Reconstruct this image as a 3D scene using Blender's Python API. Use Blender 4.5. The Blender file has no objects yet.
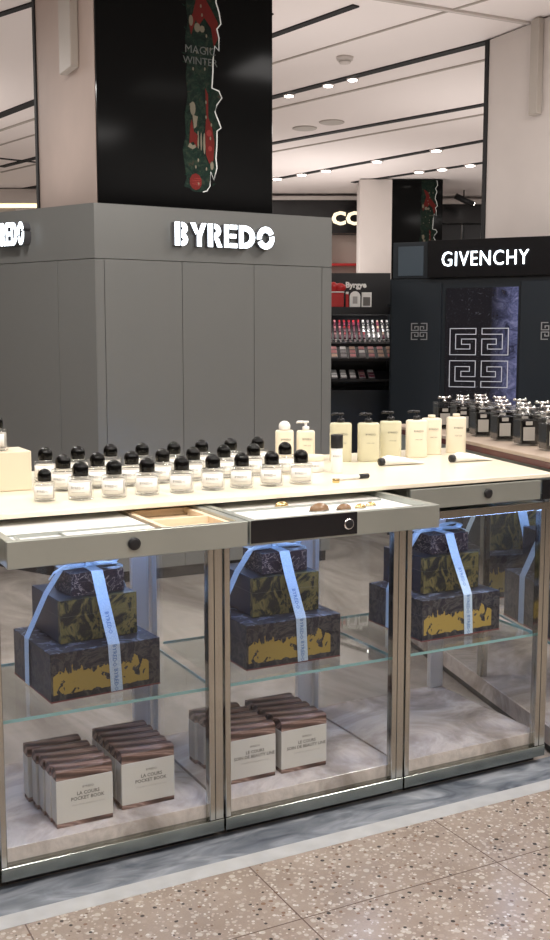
import bpy, bmesh, math, random
from mathutils import Vector, Matrix
random.seed(7)
PI = math.pi
COL = bpy.context.scene.collection
rad = math.radians

# ------------------------------------------------------------------ mesh builder
class MB:
    def __init__(s): s.bm = bmesh.new()
    def box(s, x0, x1, y0, y1, z0, z1, bev=0, M=None, seg=1):
        b = bmesh.new()
        bmesh.ops.create_cube(b, size=1)
        for v in b.verts:
            v.co = Vector(((x0+x1)/2+v.co.x*(x1-x0), (y0+y1)/2+v.co.y*(y1-y0), (z0+z1)/2+v.co.z*(z1-z0)))
        if bev: bmesh.ops.bevel(b, geom=b.edges[:]+b.verts[:], offset=bev, segments=seg, profile=.5, affect='EDGES')
        return s._add(b, M)
    def _add(s, b, M=None):
        if M is not None: bmesh.ops.transform(b, matrix=M, verts=b.verts[:])
        me = bpy.data.meshes.new('t'); b.to_mesh(me); b.free(); s.bm.from_mesh(me); bpy.data.meshes.remove(me)
        return s
    def prism(s, pts, z0, z1, M=None):      # polygon in xy, extruded in z
        b = bmesh.new()
        lo = [b.verts.new((p[0], p[1], z0)) for p in pts]; hi = [b.verts.new((p[0], p[1], z1)) for p in pts]
        b.faces.new(lo[::-1]); b.faces.new(hi)
        n = len(pts)
        for i in range(n): b.faces.new((lo[i], lo[(i+1) % n], hi[(i+1) % n], hi[i]))
        bmesh.ops.recalc_face_normals(b, faces=b.faces[:])
        return s._add(b, M)
    def lathe(s, prof, n=28, M=None, sx=1, sy=1, sup=None):  # prof [(r,z)]
        b = bmesh.new(); rings = []
        for r, z in prof:
            ring = []
            for i in range(n):
                a = 2*PI*i/n; c, q = math.cos(a), math.sin(a)
                if sup: c = math.copysign(abs(c)**sup, c); q = math.copysign(abs(q)**sup, q)
                ring.append(b.verts.new((r*c*sx, r*q*sy, z)))
            rings.append(ring)
        for a, c in zip(rings, rings[1:]):
            for i in range(n): b.faces.new((a[i], a[(i+1) % n], c[(i+1) % n], c[i]))
        b.faces.new(rings[0][::-1]); b.faces.new(rings[-1])
        for f in b.faces: f.smooth = True
        return s._add(b, M)
    def tube(s, pts, r, n=8):
        b = bmesh.new(); pts = [Vector(p) for p in pts]; rings = []
        for i, p in enumerate(pts):
            d = (pts[min(i+1, len(pts)-1)] - pts[max(i-1, 0)]).normalized()
            a = d.orthogonal().normalized() if abs(d.z) > .9 else d.cross(Vector((0, 0, 1))).normalized()
            c = d.cross(a)
            rr = r[i] if isinstance(r, (list, tuple)) else r
            rings.append([b.verts.new(p + a*rr*math.cos(2*PI*k/n) + c*rr*math.sin(2*PI*k/n)) for k in range(n)])
        for a, c in zip(rings, rings[1:]):
            for i in range(n): b.faces.new((a[i], a[(i+1) % n], c[(i+1) % n], c[i]))
        b.faces.new(rings[0][::-1]); b.faces.new(rings[-1])
        bmesh.ops.recalc_face_normals(b, faces=b.faces[:])
        for f in b.faces: f.smooth = True
        return s._add(b)
    def strip(s, pts, wdirs, w, t):         # ribbon: centre points, width direction(s), width, thickness
        b = bmesh.new(); pts = [Vector(p) for p in pts]; R = []
        for i, p in enumerate(pts):
            d = (pts[min(i+1, len(pts)-1)] - pts[max(i-1, 0)]).normalized()
            wd = Vector(wdirs[i] if isinstance(wdirs, list) else wdirs).normalized()
            nn = d.cross(wd).normalized()
            ww = w[i] if isinstance(w, list) else w
            R.append([b.verts.new(p + wd*ww/2*a + nn*t/2*c) for a, c in ((-1, -1), (1, -1), (1, 1), (-1, 1))])
        for a, c in zip(R, R[1:]):
            for i in range(4): b.faces.new((a[i], a[(i+1) % 4], c[(i+1) % 4], c[i]))
        b.faces.new(R[0][::-1]); b.faces.new(R[-1])
        bmesh.ops.recalc_face_normals(b, faces=b.faces[:])
        return s._add(b)
    def ell(s, c, r, M=None, u=14, v=9):
        b = bmesh.new(); bmesh.ops.create_uvsphere(b, u_segments=u, v_segments=v, radius=1)
        for q in b.verts: q.co = Vector((c[0]+q.co.x*r[0], c[1]+q.co.y*r[1], c[2]+q.co.z*r[2]))
        for f in b.faces: f.smooth = True
        return s._add(b, M)
    def build(s, name, m, parent=None):
        me = bpy.data.meshes.new(name); s.bm.to_mesh(me); s.bm.free(); s.bm = None
        me.materials.append(m)
        o = bpy.data.objects.new(name, me); COL.objects.link(o)
        if parent is not None: o.parent = parent
        return o

def tag(o, label=None, cat=None, group=None, kind=None):
    if label: o['label'] = label
    if cat: o['category'] = cat
    if group: o['group'] = group
    if kind: o['kind'] = kind
    return o
def thing(name, label, cat, loc=(0, 0, 0), rz=0, group=None):
    o = bpy.data.objects.new(name, None); COL.objects.link(o)
    o.location = loc; o.rotation_euler = (0, 0, rz); o.empty_display_size = .1
    return tag(o, label, cat, group)
def structure(o): o['kind'] = 'structure'; return o
def kids(o): return [c for c in COL.objects if c.parent is o]
def dup(o, loc=None, rz=None, label=None, group=None):
    def rec(a, par):
        c = a.copy(); COL.objects.link(c)
        if par is not None: c.parent = par
        for k in kids(a): rec(k, c)
        return c
    r = rec(o, None)
    if loc is not None: r.location = loc
    if rz is not None: r.rotation_euler = (0, 0, rz)
    if label: r['label'] = label
    if group: r['group'] = group
    return r
ORD = ['first', 'second', 'third', 'fourth', 'fifth', 'sixth', 'seventh', 'eighth', 'ninth', 'tenth']

def text(name, s, size, m, parent, loc, rot=(PI/2, 0, 0), ext=.001, bold=0, align='CENTER', sx=1, res=2, space=1):
    cu = bpy.data.curves.new('t', 'FONT'); cu.body = s; cu.size = size; cu.extrude = ext; cu.offset = bold
    cu.align_x = align; cu.align_y = 'CENTER'; cu.resolution_u = res; cu.space_character = space
    to = bpy.data.objects.new('t', cu); COL.objects.link(to)
    dg = bpy.context.evaluated_depsgraph_get(); dg.update()
    me = bpy.data.meshes.new_from_object(to.evaluated_get(dg))
    bpy.data.objects.remove(to); bpy.data.curves.remove(cu)
    me.name = name; me.materials.clear(); me.materials.append(m)
    me.transform(Matrix.Translation(loc) @ (Matrix.Rotation(rot[2], 4, 'Z') @ Matrix.Rotation(rot[1], 4, 'Y') @ Matrix.Rotation(rot[0], 4, 'X')) @ Matrix.Diagonal((sx, 1, 1, 1)))
    o = bpy.data.objects.new(name, me); COL.objects.link(o)
    if parent is not None: o.parent = parent
    return o

# ------------------------------------------------------------------ materials
def newmat(name):
    m = bpy.data.materials.new(name); m.use_nodes = True
    nt = m.node_tree; bs = nt.nodes['Principled BSDF']
    return m, nt, bs
def mat(name, c, rough=.5, metal=0, emit=None, es=0, spec=None, trans=0, ior=1.45, bump=0, bscale=50, var=0, vscale=4, coat=0, alpha=1):
    m, nt, bs = newmat(name)
    bs.inputs['Base Color'].default_value = (*c, 1); bs.inputs['Roughness'].default_value = rough
    bs.inputs['Metallic'].default_value = metal; bs.inputs['IOR'].default_value = ior
    bs.inputs['Transmission Weight'].default_value = trans; bs.inputs['Coat Weight'].default_value = coat
    bs.inputs['Coat Roughness'].default_value = .05
    if spec is not None: bs.inputs['Specular IOR Level'].default_value = spec
    if emit: bs.inputs['Emission Color'].default_value = (*emit, 1); bs.inputs['Emission Strength'].default_value = es
    tc = None
    if bump or var:
        tc = nt.nodes.new('ShaderNodeTexCoord'); nz = nt.nodes.new('ShaderNodeTexNoise')
        nt.links.new(tc.outputs['Object'], nz.inputs['Vector'])
    if bump:
        nz.inputs['Scale'].default_value = bscale
        bp = nt.nodes.new('ShaderNodeBump'); bp.inputs['Strength'].default_value = bump; bp.inputs['Distance'].default_value = .002
        nt.links.new(nz.outputs['Fac'], bp.inputs['Height']); nt.links.new(bp.outputs['Normal'], bs.inputs['Normal'])
    if var:
        n2 = nt.nodes.new('ShaderNodeTexNoise'); n2.inputs['Scale'].default_value = vscale; n2.inputs['Detail'].default_value = 5
        nt.links.new(tc.outputs['Object'], n2.inputs['Vector'])
        r = nt.nodes.new('ShaderNodeValToRGB'); r.color_ramp.elements[0].position = .3; r.color_ramp.elements[1].position = .7
        r.color_ramp.elements[0].color = (*[x*(1-var) for x in c], 1); r.color_ramp.elements[1].color = (*[min(1, x*(1+var)) for x in c], 1)
        nt.links.new(n2.outputs['Fac'], r.inputs['Fac']); nt.links.new(r.outputs['Color'], bs.inputs['Base Color'])
    return m
class G:                                    # tiny node graph helper
    def __init__(s, name):
        s.m, s.nt, s.bs = newmat(name); s.tc = s.nt.nodes.new('ShaderNodeTexCoord')
    def n(s, t, **k):
        x = s.nt.nodes.new(t)
        for a, b in k.items():
            if a in x.inputs: x.inputs[a].default_value = b
            else: setattr(x, a, b)
        return x
    def l(s, a, b): s.nt.links.new(a, b)
    def math(s, op, a, b=None, clamp=False):
        x = s.nt.nodes.new('ShaderNodeMath'); x.operation = op; x.use_clamp = clamp
        for i, v in enumerate((a, b)):
            if v is None: continue
            if isinstance(v, (int, float)): x.inputs[i].default_value = v
            else: s.l(v, x.inputs[i])
        return x.outputs[0]
    def ramp(s, f, stops, const=False):
        r = s.nt.nodes.new('ShaderNodeValToRGB'); cr = r.color_ramp
        if const: cr.interpolation = 'CONSTANT'
        while len(cr.elements) < len(stops): cr.elements.new(.5)
        for e, (p, c) in zip(cr.elements, stops): e.position = p; e.color = (*c, 1)
        s.l(f, r.inputs['Fac']); return r.outputs['Color']
    def mix(s, f, a, b, mode='MIX'):
        x = s.nt.nodes.new('ShaderNodeMix'); x.data_type = 'RGBA'; x.blend_type = mode
        for i, v in ((0, f), (6, a), (7, b)):
            if isinstance(v, (int, float)): x.inputs[i].default_value = v
            elif isinstance(v, tuple): x.inputs[i].default_value = (*v, 1)
            else: s.l(v, x.inputs[i])
        return x.outputs[2]
    def noise(s, scale, detail=4, dist=0, vec=None, rough=.5):
        x = s.n('ShaderNodeTexNoise', Scale=scale, Detail=detail, Distortion=dist, Roughness=rough)
        s.l(vec if vec is not None else s.tc.outputs['Object'], x.inputs['Vector']); return x.outputs['Fac']
    def map(s, scale=(1, 1, 1), rot=(0, 0, 0), loc=(0, 0, 0)):
        x = s.n('ShaderNodeMapping'); x.inputs['Scale'].default_value = scale; x.inputs['Rotation'].default_value = rot; x.inputs['Location'].default_value = loc
        s.l(s.tc.outputs['Object'], x.inputs['Vector']); return x.outputs['Vector']
    def xyz(s):
        x = s.n('ShaderNodeSeparateXYZ'); s.l(s.tc.outputs['Object'], x.inputs[0]); return x.outputs
    def done(s, col, rough=.5, metal=0):
        s.l(col, s.bs.inputs['Base Color'])
        if isinstance(rough, (int, float)): s.bs.inputs['Roughness'].default_value = rough
        else: s.l(rough, s.bs.inputs['Roughness'])
        s.bs.inputs['Metallic'].default_value = metal; return s.m

def glass_pane(name, tint=(.985, .992, .99), refl=.7):
    m = bpy.data.materials.new(name); m.use_nodes = True; nt = m.node_tree; nt.nodes.clear()
    o = nt.nodes.new('ShaderNodeOutputMaterial'); mx = nt.nodes.new('ShaderNodeMixShader')
    tr = nt.nodes.new('ShaderNodeBsdfTransparent'); tr.inputs['Color'].default_value = (*tint, 1)
    gl = nt.nodes.new('ShaderNodeBsdfGlossy'); gl.inputs['Roughness'].default_value = .015
    lw = nt.nodes.new('ShaderNodeLayerWeight'); lw.inputs['Blend'].default_value = .5   # Schlick reflectance, same from both sides
    pw = nt.nodes.new('ShaderNodeMath'); pw.operation = 'POWER'; pw.inputs[1].default_value = 5; nt.links.new(lw.outputs['Facing'], pw.inputs[0])
    ma = nt.nodes.new('ShaderNodeMath'); ma.operation = 'MULTIPLY_ADD'; ma.inputs[1].default_value = .95; ma.inputs[2].default_value = .035*refl; nt.links.new(pw.outputs[0], ma.inputs[0])
    nt.links.new(ma.outputs[0], mx.inputs[0]); nt.links.new(tr.outputs[0], mx.inputs[1]); nt.links.new(gl.outputs[0], mx.inputs[2])
    nt.links.new(mx.outputs[0], o.inputs[0]); return m

M = {}
M['glass'] = glass_pane('clear_glass_pane')
M['shelf_glass'] = glass_pane('shelf_glass', (.97, .99, .985))
M['shelf_edge'] = mat('green_glass_edge', (.22, .42, .43), .12, spec=.8)
def steel(name, c, r):
    g = G(name); v = g.map((90, 90, 1.5)); f = g.noise(3, 3, vec=v)
    return g.done(g.ramp(f, [(.3, tuple(x*.9 for x in c)), (.7, c)]), g.math('ADD', g.math('MULTIPLY', f, .12), r), 1)
M['steel'] = steel('polished_steel', (.48, .48, .45), .09)
M['steel_plate'] = mat('satin_steel_plate', (.44, .47, .44), .3, .75, var=.05)
M['fill_strip'] = mat('added_fill_strip', (1, 1, 1), .5, emit=(1, .95, .9), es=16)
M['upright'] = mat('satin_upright', (.72, .74, .78), .42, .5)
M['rail'] = mat('dark_reflective_rail', (.34, .36, .33), .2, 1, var=.12, vscale=6)
M['chrome'] = mat('chrome', (.85, .85, .86), .06, 1)
M['black_gloss'] = mat('black_gloss_sheet', (.008, .008, .01), .06, spec=.6)
M['black'] = mat('black_paint', (.012, .012, .014), .4)
M['dome'] = mat('black_domed_cap', (.0015, .0015, .0015), .04, spec=.3)
g = G('cream_countertop'); M['top'] = g.done(g.ramp(g.noise(3, 5), [(.3, (.80, .73, .58)), (.7, (.86, .79, .64))]), .28)
M['cream'] = mat('cream_lacquer', (.74, .65, .49), .4, var=.03)
M['white_tray'] = mat('white_acrylic_tray', (.9, .9, .9), .3)
M['beige_tray'] = mat('beige_suede_tray', (.72, .58, .42), .8)
M['led'] = mat('cool_light_strip', (.8, .9, 1), .5, emit=(.34, .52, 1.0), es=21)
# marble slab in the cabinets
g = G('grey_beige_marble'); n1 = g.noise(2.2, 8, 1.6, rough=.62); n2 = g.noise(9, 6, .6)
c = g.ramp(n1, [(.30, (.20, .17, .15)), (.44, (.42, .36, .33)), (.55, (.68, .60, .56)), (.68, (.34, .30, .28))])
c = g.mix(g.math('MULTIPLY', n2, .35), c, (.40, .34, .30)); M['marble'] = g.done(c, .14)
# floor marble behind / under the counters
g = G('polished_floor_marble'); n1 = g.noise(1.1, 7, 1.2, vec=g.map((1.4, .6, 1), (0, 0, .5)), rough=.6)
c = g.ramp(n1, [(.3, (.17, .145, .13)), (.45, (.30, .265, .24)), (.58, (.44, .395, .36)), (.75, (.24, .21, .19))])
M['floor_marble'] = g.done(c, .12)
g = G('blue_grey_stone'); n1 = g.noise(5, 6, 1.5, vec=g.map((1, 2.5, 1), (0, 0, .3)))
M['kerb_blue'] = g.done(g.ramp(n1, [(.3, (.10, .115, .14)), (.55, (.24, .26, .29)), (.75, (.40, .42, .45))]), .13)
M['kerb_white'] = mat('white_stone_strip', (.46, .46, .45), .35, var=.1, vscale=14)
# terrazzo
g = G('terrazzo'); V = g.map((1, 1, 1))
base = g.ramp(g.noise(6, 5), [(.3, (.31, .25, .20)), (.7, (.42, .345, .28))])
base = g.mix(g.math('MULTIPLY', g.noise(180, 3), .5), base, (.20, .15, .12))
def chips(scale, thr, lo, hi, col_stops, cur, loc):
    vo = g.n('ShaderNodeTexVoronoi', Scale=scale, Randomness=1.0); g.l(g.map((1, 1, 1), (0, 0, loc), (loc, loc*2, 0)), vo.inputs['Vector'])
    sp = g.n('ShaderNodeSeparateColor'); g.l(vo.outputs['Color'], sp.inputs[0])
    size = g.math('MULTIPLY', sp.outputs[1], thr)
    m1 = g.math('LESS_THAN', vo.outputs['Distance'], g.math('ADD', size, thr*.25))
    m2 = g.math('MULTIPLY', g.math('GREATER_THAN', sp.outputs[0], lo), g.math('LESS_THAN', sp.outputs[0], hi))
    return g.mix(g.math('MULTIPLY', m1, m2), cur, g.ramp(sp.outputs[2], col_stops))
c = chips(62, .50, .0, .75, [(0, (.50, .44, .37)), (1, (.34, .27, .22))], base, .7)
c = chips(95, .42, .0, .38, [(0, (.62, .57, .50)), (1, (.44, .36, .30))], c, 2.1)
c = chips(62, .34, .0, .36, [(0, (.05, .045, .04)), (.6, (.12, .10, .09)), (1, (.24, .15, .10))], c, 3.9)
X, Y = g.xyz()[0], g.xyz()[1]
def joint(a, off):
    t = g.math('FRACT', g.math('DIVIDE', g.math('SUBTRACT', a, off), .65))
    return g.math('LESS_THAN', t, .006)
j = g.math('MAXIMUM', joint(X, 1.277-65), joint(Y, -.505-65))
c = g.mix(j, c, (.13, .09, .07))
M['terrazzo'] = g.done(c, g.math('ADD', g.math('MULTIPLY', g.noise(3, 3), .15), .17))
# gift box papers
def marbled(name, stops, sc, dist, rough=.35):
    g = G(name); n = g.noise(sc, 6, dist, rough=.6); return g, g.ramp(n, stops)
g, c = marbled('dark_purple_marbled_paper', [(.30, (.012, .008, .014)), (.49, (.024, .015, .020)), (.515, (.33, .27, .24)), (.54, (.02, .014, .02)), (.7, (.05, .03, .035))], 14, 3.2)
M['paper_small'] = g.done(c, .35)
g, c = marbled('olive_gold_marbled_paper', [(.28, (.010, .012, .016)), (.44, (.022, .022, .016)), (.51, (.15, .12, .04)), (.57, (.20, .15, .05)), (.63, (.022, .022, .018)), (.8, (.06, .055, .04))], 9, 2.4)
xy = g.xyz(); side = g.math('LESS_THAN', xy[1], -.105)
M['paper_medium'] = g.done(g.mix(side, (.014, .022, .042), c), .3)
g, c = marbled('navy_marbled_paper', [(.30, (.007, .008, .016)), (.47, (.018, .020, .032)), (.54, (.075, .072, .07)), (.60, (.016, .017, .026)), (.8, (.05, .04, .035))], 11, 2.8)
xy = g.xyz(); jag = g.noise(48, 5, .5, vec=g.map((1, 1, .25)))
lo = g.math('GREATER_THAN', xy[2], g.math('ADD', g.math('MULTIPLY', jag, .012), .014))
hi = g.math('LESS_THAN', xy[2], g.math('ADD', g.math('MULTIPLY', jag, .11), .034))
xl = g.math('GREATER_THAN', xy[0], -.165); xr = g.math('LESS_THAN', xy[0], .135); yf = g.math('LESS_THAN', xy[1], -.158)
mk = g.math('MULTIPLY', g.math('MULTIPLY', lo, hi), g.math('MULTIPLY', g.math('MULTIPLY', xl, xr), yf))
streak = g.math('GREATER_THAN', g.noise(19, 5, 2.0), .60); mk = g.math('MULTIPLY', mk, g.math('SUBTRACT', 1, streak))
tf = g.math('MULTIPLY', g.math('GREATER_THAN', xy[2], .1425), g.math('GREATER_THAN', g.noise(17, 6, 2.2), .56)); c = g.mix(tf, c, (.20, .22, .27))
c = g.mix(mk, c, (.36, .25, .06)); M['paper_large'] = g.done(c, .32)
M['red_edge'] = mat('red_box_base', (.16, .03, .03), .5)
g = G('blue_satin_ribbon'); wv = g.noise(260, 2)
M['ribbon'] = g.done(g.ramp(wv, [(.35, (.45, .58, .70)), (.65, (.60, .71, .80))]), .42)
M['ribbon_print'] = mat('ribbon_lettering', (.16, .28, .50), .5)
M['paper_small'].node_tree.nodes['Principled BSDF'].inputs['Specular IOR Level'].default_value = .3
M['paper_medium'].node_tree.nodes['Principled BSDF'].inputs['Specular IOR Level'].default_value = .3
M['paper_large'].node_tree.nodes['Principled BSDF'].inputs['Specular IOR Level'].default_value = .3
# brown marbled cosmetic box
g = G('brown_marbled_card'); w = g.n('ShaderNodeTexWave', Scale=16.0, Distortion=6.0, Detail=4.0); w.inputs['Detail Scale'].default_value = 1.2
w.bands_direction = 'DIAGONAL'; g.l(g.map((.16, 1.0, 1.0)), w.inputs['Vector'])
c = g.ramp(w.outputs['Fac'], [(0, (.05, .025, .02)), (.4, (.13, .07, .055)), (.7, (.22, .13, .105)), (.88, (.38, .26, .22)), (1, (.20, .12, .10))])
M['brown_card'] = g.done(c, .5)
M['white_card'] = mat('white_card_sleeve', (.55, .53, .49), .45, var=.02)
M['print_grey'] = mat('grey_print', (.16, .15, .14), .6)
M['print_light'] = mat('light_grey_print', (.42, .40, .38), .6)
# bottles
M['bottle_glass'] = glass_pane('clear_bottle_glass', (.96, .97, .97), 1.6)
M['liquid'] = mat('pale_liquid', (.93, .90, .87), .08, trans=.6, ior=1.2)
M['label_white'] = mat('white_label', (.86, .85, .82), .5)
M['creamy'] = mat('creamy_plastic_bottle', (.86, .78, .62), .35, var=.02)
M['yellow_liquid'] = mat('pale_yellow_gel_bottle', (.84, .80, .58), .12, trans=.25)
M['white_plastic'] = mat('white_plastic', (.86, .85, .82), .35)
M['gold'] = mat('gold', (.75, .55, .25), .25, 1)
M['dark_liquid'] = mat('black_bottle', (.010, .009, .009), .08, spec=.7)
M['label_grey'] = mat('greige_label', (.36, .34, .31), .5)
M['wood_light'] = mat('pale_wood_top', (.44, .35, .28), .4, var=.08)
M['red_dark'] = mat('dark_red_edge', (.10, .012, .014), .3)
# surroundings
M['tower'] = mat('grey_lacquered_metal', (.235, .242, .235), .3, .35, var=.02, vscale=1.5)
M['gap'] = mat('dark_gap', (.015, .015, .016), .8)
M['sign_side'] = mat('sign_letter_side', (.10, .10, .11), .5)
M['sign_lit'] = mat('lit_sign_face', (.9, .95, 1), .5, emit=(.82, .92, 1), es=3.0)
M['navy'] = mat('dark_navy_lacquer', (.012, .017, .023), .32)
M['navy2'] = mat('slate_blue_panel', (.045, .065, .085), .4)
M['sign_black'] = mat('black_gloss_fascia', (.004, .004, .005), .22)
M['silver'] = mat('silver_inlay', (.55, .56, .58), .3, .8)
M['plaster'] = mat('pink_beige_plaster', (.45, .36, .315), .7, var=.03)
M['column_white'] = mat('off_white_plaster', (.60, .55, .52), .7, var=.02)
M['fixture'] = mat('greige_fixture', (.42, .38, .34), .55)
M['ceiling'] = mat('pinkish_white_ceiling', (.86, .80, .78), .8)
M['wall'] = mat('greige_wall', (.42, .38, .35), .7)
M['screen'] = mat('black_glass_screen', (.006, .006, .006), .10, spec=.02)
M['warm'] = mat('warm_lit_cove', (1, .8, .5), .5, emit=(1, .78, .45), es=1.6)
M['lamp'] = mat('lamp_face', (1, 1, 1), .5, emit=(1, .93, .85), es=14)
M['panel'] = mat('added_panel_light', (1, 1, 1), .5, emit=(1, .94, .88), es=5)
M['sign_cream'] = mat('lit_cream_letters', (1, .9, .7), .5, emit=(1, .86, .6), es=.75)
M['red'] = mat('red_plastic', (.45, .02, .02), .35)

# ------------------------------------------------------------------ camera
R = Matrix(((0.88460402, 0.0557542, -0.46299805), (-0.46634293, 0.10575991, -0.87825914), (0, 0.99282743, 0.11955622)))
cam = bpy.data.cameras.new('camera'); co = bpy.data.objects.new('camera', cam); COL.objects.link(co)
co.matrix_world = Matrix.Translation((0, -2.776, 1.5)) @ R.to_4x4()
cam.sensor_fit = 'VERTICAL'; cam.sensor_height = 24; cam.lens = 24*1054.64/940; cam.clip_end = 100
bpy.context.scene.camera = co
FW = Vector((.466, .885, 0)); RT = Vector((.885, -.466, 0)); C0 = Vector((0, -2.776, 0)); ARZ = math.atan2(-.466, .885)
def site(lat, dist, z=0): p = C0+FW*dist+RT*lat; return (p.x, p.y, z)

# ------------------------------------------------------------------ setting
H = 4.1
def slab(name, m, *b): return structure(MB().box(*b).build(name, m))
slab('floor', M['terrazzo'], -8, 14, -9, -.19, -.1, 0)
slab('floor', M['kerb_blue'], -8, 14, -.125, .03, -.1, 0)
slab('floor', M['floor_marble'], -8, 26, .03, 26, -.1, 0)
slab('trim_1', M['kerb_white'], -8, 14, -.19, -.125, -.1, .001)
slab('ceiling', M['ceiling'], -8, 26, -9, 26, H, H+.1)
structure(MB().box(-8, 26, 25, 25.2, 0, H).build('wall_back', M['wall']))
structure(MB().box(-8, -7.8, -9, 25, 0, H).build('wall_left', M['wall']))
structure(MB().box(25.8, 26, -9, 25, 0, H).build('wall_right', M['wall']))
structure(MB().box(-8, 26, -9.2, -9, 0, H).build('wall_front', M['wall']))

def line_trim(name, m, p, q, e0, e1, w, z0, z1):
    p, q = Vector((*p, 0)), Vector((*q, 0)); d = (q-p).normalized(); n = Vector((-d.y, d.x, 0))*w/2
    a, b = p-d*e0, q+d*e1
    return structure(MB().prism([(a+n)[:2], (b+n)[:2], (b-n)[:2], (a-n)[:2]], z0, z1).build(name, m))
k = 2
for (nm, p, q, e0, e1, w, m) in [
    ('b1', (5.39, 7.52), (6.09, 4.78), 6, 3, .10, 'gap'), ('g1', (5.65, 8.07), (6.45, 5.23), 6, 3, .035, 'fixture'),
    ('g0', (4.75, 6.34), (5.19, 4.52), 8, 1, .02, 'fixture'), ('d0', (4.33, 5.54), (4.48, 4.78), 0, .3, .07, 'gap'),
    ('b2', (6.6, 9.82), (7.63, 6.66), 6, 4, .10, 'gap'), ('g2', (6.88, 10.42), (7.94, 7.06), 6, 3, .04, 'fixture'),
    ('b3', (8.12, 12.13), (8.94, 8.35), 3, 4, .11, 'gap'), ('b4', (9.59, 11.24), (10.01, 9.67), 1, 4, .10, 'gap'),
    ('L1', (2.15, 6.0), (2.33, 5.57), 2, .1, .06, 'gap'), ('L2', (3.04, 9.77), (3.22, 8.88), 3, 4, .12, 'gap'),
    ('L2g', (3.25, 10.63), (3.45, 9.74), 3, 3, .04, 'fixture'), ('L3', (3.71, 12.62), (4.28, 12.7), 3, 1, .06, 'gap'),
    ('joint', (4.68, 4.28), (6.02, 4.23), 5, 0, .022, 'fixture')]:
    line_trim('trim_%d' % k, M[m], p, q, e0, e1, w, H-.012, H+.01); k += 1
# white edge strip beside the joint
line_trim('trim_%d' % k, M['column_white'], (4.68, 4.245), (6.02, 4.195), 5, 0, .03, H-.02, H+.01); k += 1

# ceiling lights: small recessed downlights
def downlight(x, y, label, r=.055):
    t = thing('ceiling_spotlight', label, 'ceiling light', (x, y, H), 0, 'recessed spotlights in the ceiling slots')
    MB().lathe([(r, -.02), (r*1.15, -.018), (r*1.15, .0)], 16).build('ring', M['column_white'], t)
    MB().lathe([(r*.8, -.026), (r*.8, -.02)], 16).build('lamp_face', M['lamp'], t)
for i, (x, y) in enumerate([(5.49, 7.32), (5.63, 6.75), (5.72, 6.43)]):
    downlight(x, y, 'small white spotlight in the nearest black ceiling slot, %s from the left' % ORD[i])
for i, (x, y) in enumerate([(8.04, 12.4), (8.18, 11.85), (8.32, 11.35), (8.55, 10.3), (8.78, 9.2)]):
    downlight(x, y, 'small bright spotlight on the third black ceiling slot, %s from the left' % ORD[i], .08)
for i, (x, y) in enumerate([(9.63, 10.79), (9.80, 10.43), (9.95, 9.95), (10.1, 9.5)]):
    downlight(x, y, 'bright spotlight on the farthest ceiling slot above poster column, %s from the left' % ORD[i], .08)
for i, (x, y) in enumerate([(6.5, 8.78), (6.61, 8.32)]):
    t = tag(MB().lathe([(.14, -.012), (.15, -.008), (.15, 0)], 24).build('ceiling_speaker', M['fixture']),
            'flat round grille on ceiling between slots, %s one' % ('left' if i == 0 else 'right'), 'ceiling speaker', 'round ceiling grilles'); t.location = (x, y, H)
t = thing('smoke_detector', 'white round smoke detector on ceiling', 'smoke detector', (5.25, 5.81, H))
MB().lathe([(.03, -.06), (.05, -.055), (.055, -.03), (.075, -.028), (.08, 0)], 20).build('body', M['column_white'], t)
MB().lathe([(.057, -.045), (.057, -.04)], 20).build('vent_ring', M['fixture'], t)
# track heads hanging from the slots (black cylinders)
for i, (x, y) in enumerate([(7.99, 12.9), (11.49, 12.08)]):
    t = thing('track_spotlight', ['black cylinder track spotlight left of white far column', 'black cylinder track spotlight right of the far poster column'][i], 'spotlight', (x, y, H), 0, 'black track spotlights')
    MB().tube([(0, 0, 0), (0, 0, -.14)], .012).build('stem', M['black'], t)
    MB().tube([(-.14, .05, -.10), (.16, -.06, -.24)], .05, 14).build('head', M['black'], t)
    MB().tube([(.16, -.06, -.24), (.165, -.062, -.243)], .04, 14).build('lamp_face', M['lamp'], t)
# large unseen panel lights, added over the aisle to brighten the scene
n = 0
for (x, y) in [(-1.2, -2.6), (1.4, -2.6), (4.0, -2.6), (-1.2, .6), (1.5, .6), (4.2, .2), (.2, -5.5), (3, -5.5), (6.8, -2.0)]:
    t = thing('added_panel_light', 'added square ceiling panel light above the aisle, out of view', 'ceiling light', (x, y, H), 0, 'added ceiling panel lights')
    MB().box(-.36, .36, -.36, .36, -.03, 0, .004).build('frame', M['column_white'], t)
    MB().box(-.3, .3, -.3, .3, -.036, -.03).build('diffuser', M['panel'], t)
    n += 1

def lamp(typ, loc, energy, color, size=.5, rot=(0, 0, 0), spot=None, sizey=None):
    l = bpy.data.lights.new('lamp', typ); l.energy = energy; l.color = color
    if typ == 'AREA':
        l.size = size
        if sizey: l.shape = 'RECTANGLE'; l.size_y = sizey
    else: l.shadow_soft_size = size
    if spot: l.spot_size = rad(spot); l.spot_blend = .6
    o = bpy.data.objects.new('lamp', l); COL.objects.link(o); o.location = loc; o.rotation_euler = rot
    return o
for (x, y) in [(1.5, -2.4), (4.2, -2.2), (-1.2, -2.2), (1.5, -5.5), (4.8, 1.5), (.4, 2.2), (1.3, 8.0), (4.5, 8.5), (8.4, 6.5), (7.5, 13.5), (12.5, 9.5), (4.0, 12), (11.8, 14.2), (8.6, 2.0)]:  # fill lamps added under the ceiling for overall brightness
    lamp('AREA', (x, y, H-.06), 66, (1, .955, .92), .7)
def aim(src, dst): return (Vector(dst)-Vector(src)).to_track_quat('-Z', 'Y').to_euler()
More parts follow.
